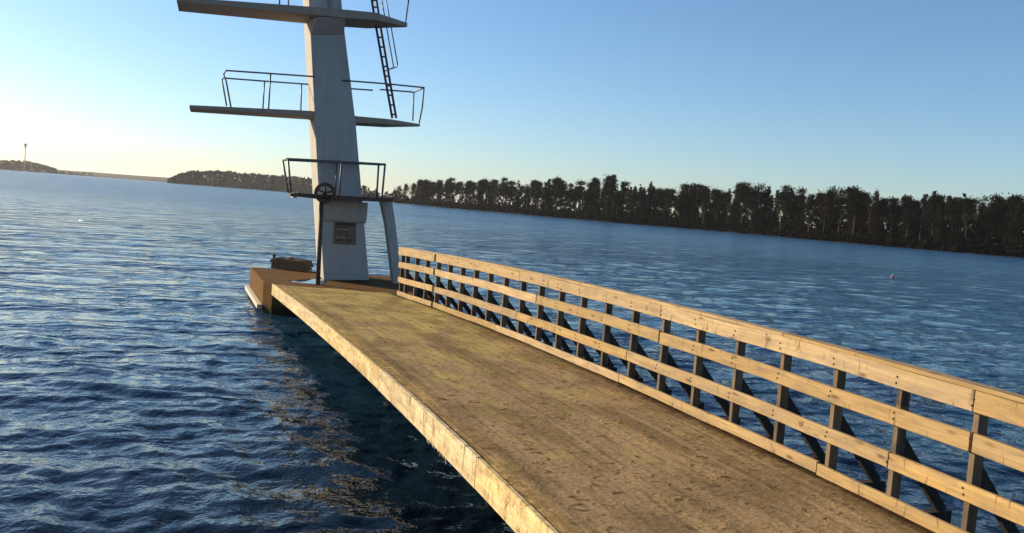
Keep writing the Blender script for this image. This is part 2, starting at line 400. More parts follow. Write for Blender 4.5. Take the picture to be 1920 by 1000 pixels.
# ---- tree prototypes (about 16 m tall)
def leaf(vs, fs, p, s, flat=0):
    n = Vector((random.gauss(0,1), random.gauss(0,1), random.gauss(0,1)+flat)).normalized()
    a = n.orthogonal().normalized(); a.rotate(Matrix.Rotation(random.uniform(0, 6.28), 3, n)); b = n.cross(a)
    k = len(vs); w = s*random.uniform(.45, .8)
    vs += [p-a*s, p+b*w*.7+a*s*random.uniform(-.3,.3), p+a*s*.9, p-b*w]; fs.append((k, k+1, k+2, k+3))
def crown_mesh(kind, H):
    vs, fs = [], []
    def clump(c, rx, rz, n, s):
        for _ in range(n):
            d = Vector((random.gauss(0,1), random.gauss(0,1), random.gauss(0,1)))*.72
            leaf(vs, fs, Vector(c)+Vector((d.x*rx, d.y*rx, d.z*rz)), s*random.uniform(.6,1.3))
    if kind == 'pine':
        z0 = H*random.uniform(.32,.5)
        for _ in range(random.randint(16, 22)):
            t = random.random()**.8; z = z0+(H-z0)*t*.94
            r = H*.125*math.sqrt(max(.02, 1-(t*1.0)**2))*random.uniform(.2,1.1); a = random.uniform(0, 6.28)
            clump((r*math.cos(a), r*math.sin(a), z), H*random.uniform(.05,.085), H*random.uniform(.03,.05), 130, .30)
    elif kind == 'spruce':
        z0 = H*.10; n = 30
        for i in range(n):
            t = i/(n-1); z = z0+(H-z0)*t*.97; r = H*.155*(1-t)**.85+.15
            for k in range(int(4+r*2)):
                a = random.uniform(0, 6.28); q = r*random.uniform(.35, 1.08)
                clump((q*math.cos(a), q*math.sin(a), z-q*.3+random.uniform(-.5,.5)), .4+.1*r, .34, 15, .30)
    elif kind == 'dense':
        for _ in range(26):
            t = random.uniform(.15, .97); r = H*.15*math.sin(math.pi*min(1, t*.80+.18))**.8*random.uniform(.1,1); a = random.uniform(0, 6.28)
            clump((r*math.cos(a), r*math.sin(a), H*t*.96), H*random.uniform(.05,.085), H*random.uniform(.045,.07), 130, .31)
    return vs, fs
def bare_mesh(H, mt):
    """bare broadleaf tree: limbs and many twigs"""
    tr, tw = MB(), MB()
    def grow(p, d, L, r, lev, mb):
        q = p + d*L
        mid = p + d*L*.5 + Vector((random.uniform(-1,1), random.uniform(-1,1), 0))*L*.05
        mb.tube([p, mid, q], r, 5 if lev < 2 else 3, r*.62)
        if lev >= 4: return
        for _ in range((3, 3, 3, 4)[lev]):
            nd = (d*random.uniform(.6,1.1) + Vector((random.gauss(0,.5), random.gauss(0,.5), random.uniform(.0,.45)))).normalized()
            grow(p + d*L*random.uniform(.55, 1), nd, L*random.uniform(.55,.78), max(r*.55, .035), lev+1, tw if lev >= 1 else tr)
    tr.tube([(0,0,-.8), (.1,0,H*.15), (0,.1,H*.3)], .2, 6, .15)
    grow(Vector((0,.1,H*.28)), Vector((0,0,1)), H*.24, .15, 0, tr)
    return tr, tw
PROTO = {}
def proto_tree(kind, i):
    H = 16
    nm = {'pine':'pine_tree','spruce':'spruce_tree','dense':'evergreen_tree','bare':'bare_tree','brown':'brown_tree'}[kind]
    if kind == 'bare':
        tr, tw = bare_mesh(H, None)
        return nm, tr, tw, None, M_TWIG
    vs, fs = crown_mesh('dense' if kind == 'brown' else kind, H)
    tr = MB(); bend = random.uniform(-.5,.5)
    tr.tube([(0,0,-.8), (bend*.5,0,H*.3), (bend*.2,0,H*.6), (0,0,H*.9)], .24, 6, .05)
    for _ in range(7):
        z = H*random.uniform(.3,.8); a = random.uniform(0,6.28); L = H*random.uniform(.06,.13)
        tr.tube([(bend*.3,0,z), (L*math.cos(a), L*math.sin(a), z+L*.25)], .07, 4, .03)
    cr = MB(); cr.add(vs, fs)
    return nm, tr, cr, None, {'pine':M_PINE,'spruce':M_SPRUCE,'dense':M_SPRUCE,'brown':M_OAK}[kind]
def make_tree(kind, i):
    nm, tr, cr, _, mt = proto_tree(kind, i)
    root = empty(nm, (0,0,0))
    tr.build('trunk', M_TRUNK, root, origin=(0,0,0)); cr.build('crown', mt, root, origin=(0,0,0))
    return root
KINDS = {'pine':5, 'spruce':4, 'dense':4, 'bare':5, 'brown':3}
USED = {}
for k, n in KINDS.items():
    PROTO[k] = [make_tree(k, i) for i in range(n)]
TREE_LABEL = {'pine':'dark pine with a bare trunk in the wood on the far right shore',
  'spruce':'dark pointed spruce in the wood on the far right shore',
  'dense':'dense dark evergreen tree in the wood on the far right shore',
  'bare':'leafless grey brown tree among the evergreens on the far right shore',
  'brown':'brownish broad tree in the wood on the far right shore'}
GROUP = {'pine':'pines on the right shore','spruce':'spruces on the right shore','dense':'evergreens on the right shore','bare':'leafless trees on the right shore','brown':'brown trees on the right shore'}
_first = set()
def place_tree(kind, az, D, H, label=None, wide=1.0, z=.9):
    i = random.randrange(KINDS[kind]); src = PROTO[kind][i]
    if (kind, i) not in _first:
        _first.add((kind, i)); r = src
    else:
        r = src.copy(); COL.objects.link(r)
        for ch in src.children:
            c = ch.copy(); COL.objects.link(c); c.parent = r
    r.location = polar(az, D, WATER_Z+z); r.rotation_euler = (0, 0, random.uniform(0, 6.28))
    s = H/16; r.scale = (s*wide, s*wide, s)
    tag(r, label or TREE_LABEL[kind], 'tree', None if label else GROUP[kind])
    return r
# skyline: top of the wood in photo pixels -> tree height at its distance
SKY = [(728,362),(735,355),(755,345),(770,340),(792,336),(815,341),(840,333),(870,340),(905,334),(950,335),(975,341),(1000,337),(1050,334),(1075,344),(1110,336),
       (1145,333),(1175,344),(1205,342),(1240,352),(1275,345),(1300,342),(1330,352),(1360,356),(1390,345),(1430,344),(1470,352),(1500,352),(1540,356),(1580,352),
       (1620,360),(1660,366),(1700,368),(1740,362),(1790,366),(1830,370),(1870,368),(1920,372),(2300,398)]
def horizon_y(x): return 371.8+(x-742)*.0763
def az_of(px):
    d = ray(px, horizon_y(px)); return math.degrees(math.atan2(d.x, d.y))
def need_h(px, D):
    ys = float(np.interp(px, [p[0] for p in SKY], [p[1] for p in SKY]))
    d = ray(px, ys); return CAM_H + d.z/math.hypot(d.x, d.y)*D - (WATER_Z+.9)
def pick(px):
    r = random.random()
    if px < 790: return 'bare' if r < .75 else 'brown'
    if px < 1000: return 'pine' if r < .42 else 'bare' if r < .75 else 'dense'
    if px < 1300: return 'pine' if r < .42 else 'spruce' if r < .60 else 'dense' if r < .70 else 'bare'
    return 'bare' if r < .42 else 'pine' if r < .70 else 'dense' if r < .78 else 'brown' if r < .85 else 'spruce'
# named individuals of the skyline
NAMED = [('dense', 797, 336, 1.25, 'round dark crown standing alone near the left end of the right wood'),
         ('pine', 906, 333, 1.1, 'tall dark pine between bare trees left of the middle of the wood'),
         ('spruce', 1146, 329, 1.25, 'tallest pointed spruce rising above the wood behind the pier railing'),
         ('pine', 1390, 342, 1.15, 'tall pine right of the bright gap in the wood'),
         ('bare', 745, 345, 1.0, 'leafless tree at the left end of the right wood'),
         ('bare', 772, 338, 1.0, 'second leafless tree from the left end of the right wood'),
         ('dense', 1280, 345, 1.05, 'broad dark tree left of the bright gap in the wood')]
for kind, px, py, wd, lab in NAMED:
    a = az_of(px); D = shoreD(a)+6; d = ray(px, py)
    place_tree(kind, a, D, CAM_H+d.z/math.hypot(d.x, d.y)*D-(WATER_Z+.9), lab, wd)
GAPS = [(1365, 1373)]
def row(off, step, lo, hi, skip=0):
    px = 733
    while px < 2250:
        a = az_of(px); D = shoreD(a)+off+random.uniform(-3, 5)
        h = need_h(px, D)*random.uniform(lo, hi)
        if not any(g0 < px < g1 for g0, g1 in GAPS) and random.random() > skip and h > 3:
            place_tree(pick(px), a, D, h, None, random.uniform(.8, 1.15))
        px += step*FPX/D*random.uniform(.6, 1.4)*(.55 if px < 800 else 1)
row(5, 4.6, .60, 1.0)
row(14, 4.4, .68, 1.08)
row(25, 4.2, .74, 1.09)
row(40, 3.8, .82, 1.06)
row(58, 3.5, .88, 1.02)
for k in PROTO:
    for i, o in enumerate(PROTO[k]):
        if (k, i) not in _first:
            for ch in list(o.children): bpy.data.objects.remove(ch)
            bpy.data.objects.remove(o)
# lone pine that shows between the tower and the first bare trees
a = az_of(681); d = ray(681, 347); D = 700
r = place_tree('pine', a, D, CAM_H+d.z/math.hypot(d.x, d.y)*D-WATER_Z-.5, 'lone dark pine on the far shore just right of the white tower', 1.5, .5)
# undergrowth along the bank: one uncountable mass
def brush():
    vs, fs = [], []
    for _ in range(64000):
        a = random.uniform(7.4, 62); off = random.choice((random.uniform(-.4, 5), random.uniform(.3, 40), random.uniform(30, 75))); D = shoreD(a)+off
        hmax = (1.8 if off < 8 else 4.5 if off < 30 else 12.5)*(.6 if a < 14 else 1)*(.75+.5*math.sin(a*7)*math.sin(a*3.1))
        if 31.4 < a < 32.2: hmax = 3
        leaf(vs, fs, polar(a, D, WATER_Z+min(.9, .15+.25*max(off,0))+random.random()**1.3*hmax), random.uniform(.4, 1.0))
    mb = MB(); mb.add(vs, fs)
    tag(mb.build('undergrowth', M_BRUSH), 'dark undergrowth along the foot of the wood', 'undergrowth', kind='stuff')
brush()
# far woods at left (each reads as one mass)
def far_wood(name, pts, D0, label, n, sz):
    vs, fs = [], []
    xs = [p[0] for p in pts]; ys = [p[1] for p in pts]; x = xs[0]
    tops = []
    while x < xs[-1]:
        tops.append((x, random.uniform(-2.2, 1.3), random.uniform(2.5, 6))); x += random.uniform(2, 5)
    for x, j, w in tops:
        y = float(np.interp(x, xs, ys)) + j*.8
        d = ray(x, y); az = math.degrees(math.atan2(d.x, d.y)); D = D0+random.uniform(0, 120)
        h = CAM_H + d.z/math.hypot(d.x, d.y)*D - WATER_Z
        rw = w*D/FPX
        for _ in range(n):
            t = random.random(); rr = rw*math.sqrt(max(0, 1-t**4))
            p = polar(az, D, WATER_Z+.5+h*t)
            p += Vector((random.uniform(-rr, rr), random.uniform(-rr, rr), 0))
            leaf(vs, fs, p, sz*random.uniform(.6, 1.3))
    mb = MB(); mb.add(vs, fs)
    tag(mb.build(name, M_FARWOOD), label, 'wood', kind='stuff')
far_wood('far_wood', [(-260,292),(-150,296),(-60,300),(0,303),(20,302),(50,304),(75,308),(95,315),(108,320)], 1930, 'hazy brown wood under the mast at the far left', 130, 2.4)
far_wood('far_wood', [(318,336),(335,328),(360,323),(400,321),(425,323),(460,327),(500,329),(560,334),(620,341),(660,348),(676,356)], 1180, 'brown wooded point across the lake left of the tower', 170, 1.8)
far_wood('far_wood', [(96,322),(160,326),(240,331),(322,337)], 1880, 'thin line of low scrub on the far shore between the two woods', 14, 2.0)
# mast on the far left shore
def mast():
    p0 = ray(46.5, 308); az = math.degrees(math.atan2(p0.x, p0.y)); D = 1920
    def zz(py): d = ray(47, py); return CAM_H+d.z/math.hypot(d.x, d.y)*D
    b = polar(az, D, WATER_Z+4)
    root = empty('water_tower', b, 'slender water tower with a wide head above the far left wood', 'tower')
    s = MB(); s.tube([b, Vector((b.x, b.y, zz(276)))], 1.1, 10, .8); s.build('shaft', M_PALE, root)
    h = MB(); z1, z0 = zz(270), zz(279)
    h.tube([Vector((b.x,b.y,z0)), Vector((b.x,b.y,(z0+z1)/2)), Vector((b.x,b.y,z1-.5))], .9, 14, 2.9)
    h.tube([Vector((b.x,b.y,z1-.48)), Vector((b.x,b.y,z1+1.0))], 2.9, 14, 1.0)
    h.build('tank', M_PALE, root)
mast()
# buoy
def buoy():
    p = at_z(1673, 521, WATER_Z)
    r = empty('buoy', p, 'small faded red buoy floating on the open water at right', 'buoy')
    f = MB(); f.tube([p+Vector((0,0,z)) for z in (-.12, 0, .10, .2, .26)], .18, 14); 
    prof = [(.05,-.10),(.11,-.02),(.13,.05),(.11,.11),(.05,.15)]
    f = MB(); n = 16; vs = []; fs = []
    for rr, z in prof: vs += [p+Vector((rr*math.cos(t*2*math.pi/n), rr*math.sin(t*2*math.pi/n), z)) for t in range(n)]
    for i in range(len(prof)-1):
        for t in range(n): fs.append((i*n+t, i*n+(t+1)%n, (i+1)*n+(t+1)%n, (i+1)*n+t))
    fs.append(tuple(reversed(range(n)))); fs.append(tuple((len(prof)-1)*n+t for t in range(n)))
    f.add(vs, fs, smooth=True); f.build('float', M_BUOY, r)
    c = MB(); c.tube([p+Vector((0,0,.15)), p+Vector((0,0,.23))], .05, 10, .03); c.build('top_knob', M_BUOYW, r)
buoy()

# ================================================================== PIER
KX = (-.01374/1.3/2, .00069/1.69/6)
def fenceX(y):
    y = max(y, -1); return 4.7696 + KX[0]*y*y + KX[1]*y**3
def deckZ(y): return .02463*y - .00382/1.3*y*y/2 if y > 0 else .02463*y*.5
LX = [2.16, 2.085, 2.068, 2.050, 2.003, 1.93, 1.82, 1.735, 1.652, 1.588, 1.423, 1.201, .992, .72]
LY = [-4, -1, 0, 1.5, 3, 4.8, 6.6, 7.96, 9.02, 9.9, 11.43, 14.2, 16.96, 20.2]
_lp = np.polyfit(LY[2:], LX[2:], 4)
def leftX(y): return float(np.polyval(_lp, y)) if y > 0 else 2.068+(-y)*.02
YEND_L, YEND_R = 20.18, 19.02
def yend(t): return YEND_L+(YEND_R-YEND_L)*t
PIER = empty('pier', (3.2, 8, WATER_Z), 'curving timber pier with a mossy boarded deck and pale edge board', 'pier')
def sweep(name, ys, xf, z0, z1, th, mat, parent, side=1, bevel=.004, zf=deckZ):
    """board following the pier: inner face at xf(y), thickness th towards side; heights above the deck"""
    mb = MB(); n = len(ys); P = []; s = 0; S = []; ph = random.uniform(0, 6.28); wob = .0045 if name in ('rail_board', 'kerb_board') else 0
    for i, y in enumerate(ys):
        x = xf(y); e = .01; tx = (xf(y+e)-xf(y-e))/(2*e); nv = Vector((1, -tx, 0)).normalized()*side
        if i: s += math.hypot(x-px_, y-ys[i-1])
        px_ = x; S.append(s); z = zf(y) + wob*math.sin(2.1*y+ph) + .5*wob*math.sin(5.3*y+2*ph)
        a = Vector((x, y, z)); P.append([a+Vector((0,0,z0)), a+Vector((0,0,z0))+nv*th, a+Vector((0,0,z1))+nv*th, a+Vector((0,0,z1))])
    off = random.uniform(0, 30); h = z1-z0
    vv = [0, th, th+h, 2*th+h, 2*th+2*h]
    vs = [p for q in P for p in q]; fs = []; uv = []
    for i in range(n-1):
        for k in range(4):
            k2 = (k+1) % 4
            fs.append((i*4+k, (i+1)*4+k, (i+1)*4+k2, i*4+k2))
            uv.append([(off+S[i], vv[k]), (off+S[i+1], vv[k]), (off+S[i+1], vv[k+1]), (off+S[i], vv[k+1])])
    fs += [(0,1,2,3), (n*4-4, n*4-1, n*4-2, n*4-3)]
    uv += [[(off,0),(off,th),(off+h,th),(off+h,0)]]*2
    mb.add(vs, fs, uv)
    return mb.build(name, mat, parent, bevel)
# deck
def build_deck():
    mb = MB(); nu, nt = 120, 14; vs = []; fs = []; uv = []
    for i in range(nu+1):
        for j in range(nt+1):
            t = j/nt; y = -4+(yend(t)+4)*i/nu
            xl, xr = leftX(y)+.045, fenceX(y); x = xl+(xr-xl)*t
            dz = .006*math.sin(3.1*y+5*t)+.005*math.sin(7*t*2+y*1.3)
            if t in (0, 1): dz = 0
            vs.append((x, y, deckZ(y)+dz)); 
    for i in range(nu):
        for j in range(nt):
            ids = (i*(nt+1)+j, i*(nt+1)+j+1, (i+1)*(nt+1)+j+1, (i+1)*(nt+1)+j); fs.append(ids)
            uv.append([(vs[k][1], vs[k][0]-leftX(vs[k][1])) for k in ids])
    b = len(vs); vs2 = [(x, y, z-.05) for x, y, z in vs]
    mb.add(vs+vs2, fs+[tuple(b+k for k in reversed(f)) for f in fs], uv+[list(reversed(u)) for u in uv], smooth=True)
    # rim
    W_ = nt+1
    for i in range(nu):
        for j in (0, nt):
            q = (i*W_+j, (i+1)*W_+j, (i+1)*W_+j+b, i*W_+j+b); mb.f.append(q); mb.sm.append(False); mb.uv[len(mb.f)-1] = [(0,1)]*4
    for j in range(nt):
        for i in (0, nu):
            q = (i*W_+j, i*W_+j+1, i*W_+j+1+b, i*W_+j+b); mb.f.append(q); mb.sm.append(False); mb.uv[len(mb.f)-1] = [(0,1)]*4
    mb.build('deck', M_DECK, PIER)
build_deck()
def ysplit(a, b, step=.5):
    n = max(2, int((b-a)/step)+1); return [a+(b-a)*i/(n-1) for i in range(n)]
# fascia (pale edge board on the open side), in lengths
cuts = [-4, .4, 3.55, 6.3, 9.7, 13.9, 17.2, YEND_L]
for a, b in zip(cuts[:-1], cuts[1:]):
    sweep('edge_board', ysplit(a+.004, b-.004), leftX, -.235+random.uniform(-.006,.006), .012+random.uniform(-.005,.004), .043, M_FASCIA, PIER)
# moss and grit piled along the inside of the edge board
# stringers, cross beams and piles
for off in (.35, 1.2, 2.0, 2.55):
    sweep('stringer', ysplit(-4, 19.0), lambda y, o=off: leftX(y)+o, -.27, -.052, .09, M_DARKWOOD, PIER)
PILES = [-3.6, .4, 4.4, 8.45, 12.7, 16.9]
for y in PILES:
    c = MB(); z = deckZ(y)-.37
    c.bar((leftX(y)+.75, y, z), (fenceX(y)-.05, y+.03, z), .2, .19); c.build('cross_beam', M_DARKWOOD, PIER, .006)
    for x in (leftX(y)+1.0, fenceX(y)-.35):
        p = MB(); p.tube([(x, y+.02, -2.6), (x, y+.02, z-.095)], .14, 14); p.build('pile', M_DARKWOOD, PIER)
# pale frayed lath hanging under the edge board
tl = MB()
for k in range(8):
    y = 7.72-.085*k; p = Vector((leftX(y)+.02, y, deckZ(y)-.235)); L_ = random.uniform(.015,.05)*(1.8 if k > 6 else 1)
    tl.bar(p, p+Vector((random.uniform(-.02,.02), -random.uniform(.02,.07), -L_)), random.uniform(.012,.03), .012)
tl.build('splintered_batten', M_FROST, PIER)

# ================================================================== RAILING
RAIL = empty('railing', (4.6, 6, 0), 'timber plank railing along the right side of the pier', 'railing')
Y0, SP = 4.327, .6632
PO = [*range(-6, 22), 21.52]
# arc-length true spacing is along y in the fit
def ypost(k): return Y0+SP*k
def build_posts():
    for k in PO:
        y = ypost(k); x = fenceX(y); z = deckZ(y); e = .01
        tx = (fenceX(y+e)-fenceX(y-e))/(2*e); nv = Vector((1, -tx, 0)).normalized(); tv = Vector((tx, 1, 0)).normalized(); up = Vector((0,0,1))
        mb = MB(); h0, h1 = -.30, 1.015
        c = Vector((x, y, z+(h0+h1)/2))+nv*.0445+tv*.0225
        b = len(mb.f); mb.box(c, (.085, .045, h1-h0), (nv, tv, up))
        off = random.uniform(0, 30)
        # uv: along = height
        for fi in range(b, len(mb.f)):
            mb.uv[fi] = [(off+mb.v[v][2], ((Vector(mb.v[v])-c).dot(nv)+(Vector(mb.v[v])-c).dot(tv))) for v in mb.f[fi]]
        post = mb.build('post', M_POST, RAIL, .003)
        if -5 <= k <= 10:
            for hz in (.975, .93, .71, .665, .375, .335):
                bo = MB(); q = Vector((x,y,z+hz))-nv*.0385+tv*random.uniform(.012,.033); bo.tube([q, q-nv*.006], .009, 8, .006); bo.build('bolt', M_RUST, post)
        o = nv*.087+tv*.0225
        br = MB(); br.bar(Vector((x,y,z+.50))+o-nv*.03, Vector((x,y,z-.06))+o+nv*.45, .04, .082); br.build('brace', M_DARKWOOD, post)
        ou = MB(); ou.bar(Vector((x,y,z-.12))+tv*.0225-nv*.5, Vector((x,y,z-.12))+o+nv*.52, .07, .13); 
        ou2 = ou.build('outrigger', M_DARKWOOD, post)
build_posts()
TIERS = {'top':(.892, 1.036, [-6,0,6.02,12,18,21.62]), 'mid':(.622, .750, [-6,-.02,6,11,18,21.55]), 'low':(.296, .413, [-6,1,7,12,18,21.5]), 'kerb':(.002, .098, [-6,2.1,7.2,13.2,18,21.5])}
for t, (z0, z1, ks) in TIERS.items():
    for a, b in zip(ks[:-1], ks[1:]):
        ga = .012 if t == 'mid' else .004; gb = ga
        if a == 18: ga = .035
        if b == 18: gb = .035
        jz = random.uniform(-.005, .005) if t != 'top' else 0
        ya, yb = ypost(a)+.022+ga, ypost(b)+.022-gb
        jx = -.012 if a == 18 else 0
        sweep('kerb_board' if t == 'kerb' else 'rail_board', ysplit(ya, yb, .4), (lambda y, j=jx: fenceX(y)-.002+j), z0+jz, z1+jz, .036, M_RAIL, RAIL, -1)
for a, b in ((-6, 3.0), (3.0, 9.0), (9.0, 15.0), (15.0, 21.66)):
    sweep('cap_board', ysplit(ypost(a)+.004, ypost(b)-.004, .4), lambda y: fenceX(y)-.0395, 1.0365, 1.066, .115, M_RAIL, RAIL, 1)

# ================================================================== CONCRETE BASE + DIVING TOWER
PZ = -.095
def gp(px, py, z=PZ): return at_z(px, py, z)
BL, FL = gp(470, 501), gp(494, 529.5)
ex = Vector((fenceX(19)+.75, 18.85, PZ)); BR = gp(790, 522)
FL2 = Vector((leftX(20.1)-.18, 20.22, PZ))
out = [FL, Vector((leftX(20.2)+.02, 20.16, PZ)), Vector((fenceX(19.05), 18.98, PZ)), Vector((fenceX(19)+.9, 18.7, PZ)), Vector((BR.x, BR.y, PZ)), BL]
base = empty('concrete_jetty_head', sum(out, Vector())/len(out)-Vector((0,0,.68)), 'brown concrete jetty head that carries the diving tower', 'jetty')
mb = MB(); mb.prism(out, (0,0,-2.2)); mb.build('slab', M_BASE, base, .02)
dl = (BL-FL).normalized(); nl = Vector((-dl.y, dl.x, 0)); 
if nl.x > 0: nl = -nl
fd = MB(); zf_ = WATER_Z+.115-PZ
fd.bar(FL+nl*.06+Vector((0,0,zf_))-dl*.02, BL+nl*.06+Vector((0,0,zf_))+dl*.05, .12, .10); fd.build('fender', M_PALE, base, .01)
# puddle
pp = [gp(540,526.5), gp(560,525), gp(585,523.8), gp(612,523.5), gp(612,531), gp(592,533), gp(568,531.5), gp(548,529)]
pd = MB(); pd.add([p+Vector((0,0,.004)) for p in pp], [tuple(range(len(pp)))])
sP = N('puddle_water'); sP.b.inputs['IOR'].default_value = 1.333; M_PUD = sP.done((.05,.045,.04), .03, None, 0, .5)
tag(pd.build('puddle', M_PUD), 'flat puddle reflecting the sky on the jetty head', 'puddle', kind='structure')

T0 = gp(648, 527)
_d = Vector((T0.x, T0.y, 0)).normalized(); _r = Vector((_d.y, -_d.x, 0)); ROT = math.radians(8.5)
TU = (_r*math.cos(ROT)+_d*math.sin(ROT)).normalized(); TN = (_d*math.cos(ROT)-_r*math.sin(ROT)).normalized()   # TN points away from the camera
UP = Vector((0,0,1))
def tp(px, py, v=0):
    d = ray(px, py); o = T0+TN*v; return CP + d*((o-CP).dot(TN)/d.dot(TN))
TOWER = empty('diving_tower', T0, 'white concrete diving tower with three cantilevered platforms at the pier end', 'diving tower')
DEP = 1.4
col = MB()
L = [(607,526),(594,300),(584,100),(579,0),(572,-140)]; Rr_ = [(692,526),(667,230),(645,50),(640,0),(628,-140)]
fr = [tp(*p) for p in L]+[tp(*p) for p in reversed(Rr_)]
col.prism(fr, TN*DEP); col.build('column', M_WHITE, TOWER, .02)
# vertical service pipe above the upper platform
pi_ = MB(); pi_.tube([tp(618.5, 20, -.03), tp(612, -130, -.03)], .03, 8); pi_.build('drain_pipe', M_WHITE, TOWER)
# corbel under the springboard: rounded profile
cb = MB(); za, zb = tp(640,377).z, tp(640,417).z
prof = [(0, 0), (.15, 0), (.15, .12)] + [(.15*math.cos(t), .14+(za-zb-.14)*math.sin(t)) for t in np.linspace(.15, math.pi/2, 7)]
pl = tp(599, 378); pr = tp(688, 384); ctr = Vector((pl.x, pl.y, 0))
wid = (Vector((pr.x, pr.y, 0))-ctr).dot(TU)
cb.prism([Vector((ctr.x, ctr.y, za-dz))-TN*(a+.002) for a, dz in prof], TU*wid); cb.build('corbel', M_WHITE, TOWER, .02)

def slab(name, tops, v0, v1s, th0, parent=TOWER, mat=M_SLAB):
    """tops: (px, py of the bottom near edge, thickness m, v of near edge, v of far edge) from left tip to right tip"""
    mb = MB(); secs = []
    zt = None
    for px, py, th, va, vb in tops:
        p = tp(px, py, va)
        secs.append([p, p+TN*(vb-va), p+TN*(vb-va)+UP*th, p+UP*th])
    vs = [p for s_ in secs for p in s_]; fs = []
    for i in range(len(secs)-1):
        for k in range(4): fs.append((i*4+k, (i+1)*4+k, (i+1)*4+(k+1)%4, i*4+(k+1)%4))
    fs += [(0,1,2,3), tuple(len(vs)-4+k for k in (3,2,1,0))]
    mb.add(vs, fs); return mb.build(name, mat, parent, .012)
PX = 1/73.0
# upper platform: near edge in front of the column
def slab2(name, pts, mat=M_SLAB):
    """pts: list of (px, top y of the near edge, bottom y of the near edge, v near, v far)"""
    mb = MB(); secs = []
    for px, yt, yb, va, vb in pts:
        a = tp(px, yt, va); b = tp(px, yb, va)
        secs.append([b, b+TN*(vb-va), a+TN*(vb-va), a])
    vs = [p for s_ in secs for p in s_]; fs = []
    for i in range(len(secs)-1):
        for k in range(4): fs.append((i*4+k, (i+1)*4+k, (i+1)*4+(k+1)%4, i*4+(k+1)%4))
    fs += [(0,1,2,3), tuple(len(vs)-4+k for k in (3,2,1,0))]
    mb.add(vs, fs); return mb.build(name, mat, TOWER, .012)
up_ = slab2('upper_platform', [(331,-6,2.5,-.45,.75), (590,13,28.5,-.45,.75), (646,18,34,-.45,.75), (705,23.5,38,-.45,.75), (764,43,50,.62,.75)])
lo_ = slab2('middle_platform', [(355,197,203.5,.04,1.12), (583,208,218.5,.04,1.12), (664,217.5,230,.04,1.12), (735,224,234,.04,1.12), (788,233,237,.95,1.12)])
# haunch under the upper platform
hn = MB(); hz0 = tp(582,66)
a, b = tp(582,66,-.002), tp(645,66,-.002); c, d_ = tp(595,31,-.44), tp(648,34.5,-.44); e_, f_ = tp(580,38,-.002), tp(642.5,40,-.002)
hn.add([a,b,d_,c,e_,f_], [(0,1,2,3),(0,3,4),(1,5,2),(3,2,5,4),(0,4,5,1)]); hn.build('haunch', M_WHITE, TOWER, .01)
# strut at the right
st = MB()
so = [tp(714,374,-.2), tp(735,375,-.2), tp(742,420,-.2), tp(756,549,-.2), tp(741,548,-.2), tp(725,420,-.2), tp(719,392,-.2)]
st.prism(so, TN*.42); st.build('strut', M_WHITE, TOWER, .02)
# lower springboard
bd = MB()
bp = [tp(544,363,-.75), tp(560,362,-.75), tp(700,371,-.75), tp(737,371.5,-.75), tp(737,378.5,-.75), tp(700,378,-.75), tp(600,374,-.75), tp(545,367.5,-.75)]
bd.prism(bp, TN*.6); board = bd.build('springboard', M_RUST, TOWER, .006)
tpd = MB(); tpd.box(tp(551,367,-.45), (.1,.5,.12), (TU,TN,UP)); tpd.build('board_tip', M_PALE, board, .01)
# front pole under the board
po = MB(); b0 = Vector((gp(596,534).x, gp(596,534).y, PZ)); b1 = tp(603,374,-.7)
po.tube([b0, Vector((b1.x, b1.y, b1.z))], .052, 12); pole = po.build('pole', M_RUST, TOWER)
fo = MB(); fo.tube([b0+TU*.09-TN*.05, b0+TU*.09-TN*.05+UP*.1], .055, 12, .045); fo.build('foot', M_PALE, pole)
# adjusting wheel
wc = tp(609,362,-.82); wn_ = MB(); R_ = .21
ring = [wc+(TU*math.cos(t)+UP*math.sin(t))*R_ for t in np.linspace(0, 2*math.pi, 25)]
wn_.tube(ring, .045, 8)
wheel = wn_.build('wheel', M_RUST, TOWER)
for i in range(5):
    s_ = MB(); t = i*2*math.pi/5+.3; s_.tube([wc+TN*.002, wc+(TU*math.cos(t)+UP*math.sin(t))*R_], .024, 6); s_.build('spoke', M_RUST, wheel)
s_ = MB(); s_.tube([wc-TN*.05, wc+TN*.2], .05, 10); s_.build('hub', M_RUST, wheel)
s_ = MB(); s_.tube([tp(590,361,-.8), tp(601,362,-.8)], .05, 10); s_.build('spindle', M_PALE, wheel)

def guard(parent_label, runs, posts, r):
    """rail runs and posts as (px, py, v) chains"""
    g = MB()
    for ch in runs: g.tube([tp(*p) for p in ch], r, 8)
    rail = g.build('guard_rail', M_STEEL, TOWER)
    for ch in posts:
        q = MB(); q.tube([tp(*p) for p in ch], r*.92, 8); q.build('rail_post', M_STEEL, rail)
    return rail
# lower guard rail (two sides, almost at eye level)
guard('', [[(540,298,-.72),(632,303,-.72),(722,308.5,-.72)], [(531,300,-.2),(540,298,-.72)], [(531,300,-.2),(632,305,-.2),(715,309,-.2)], [(722,308.5,-.72),(715,309,-.2)]],
      [[(540,298,-.72),(546,362,-.72)], [(530,300,-.2),(541,362,-.2)], [(641,304,-.72),(635,372,-.72)], [(632,305,-.2),(627,372,-.2)], [(722,308.5,-.72),(716,373,-.72)], [(710,309,-.2),(706,373,-.2)]], .027)
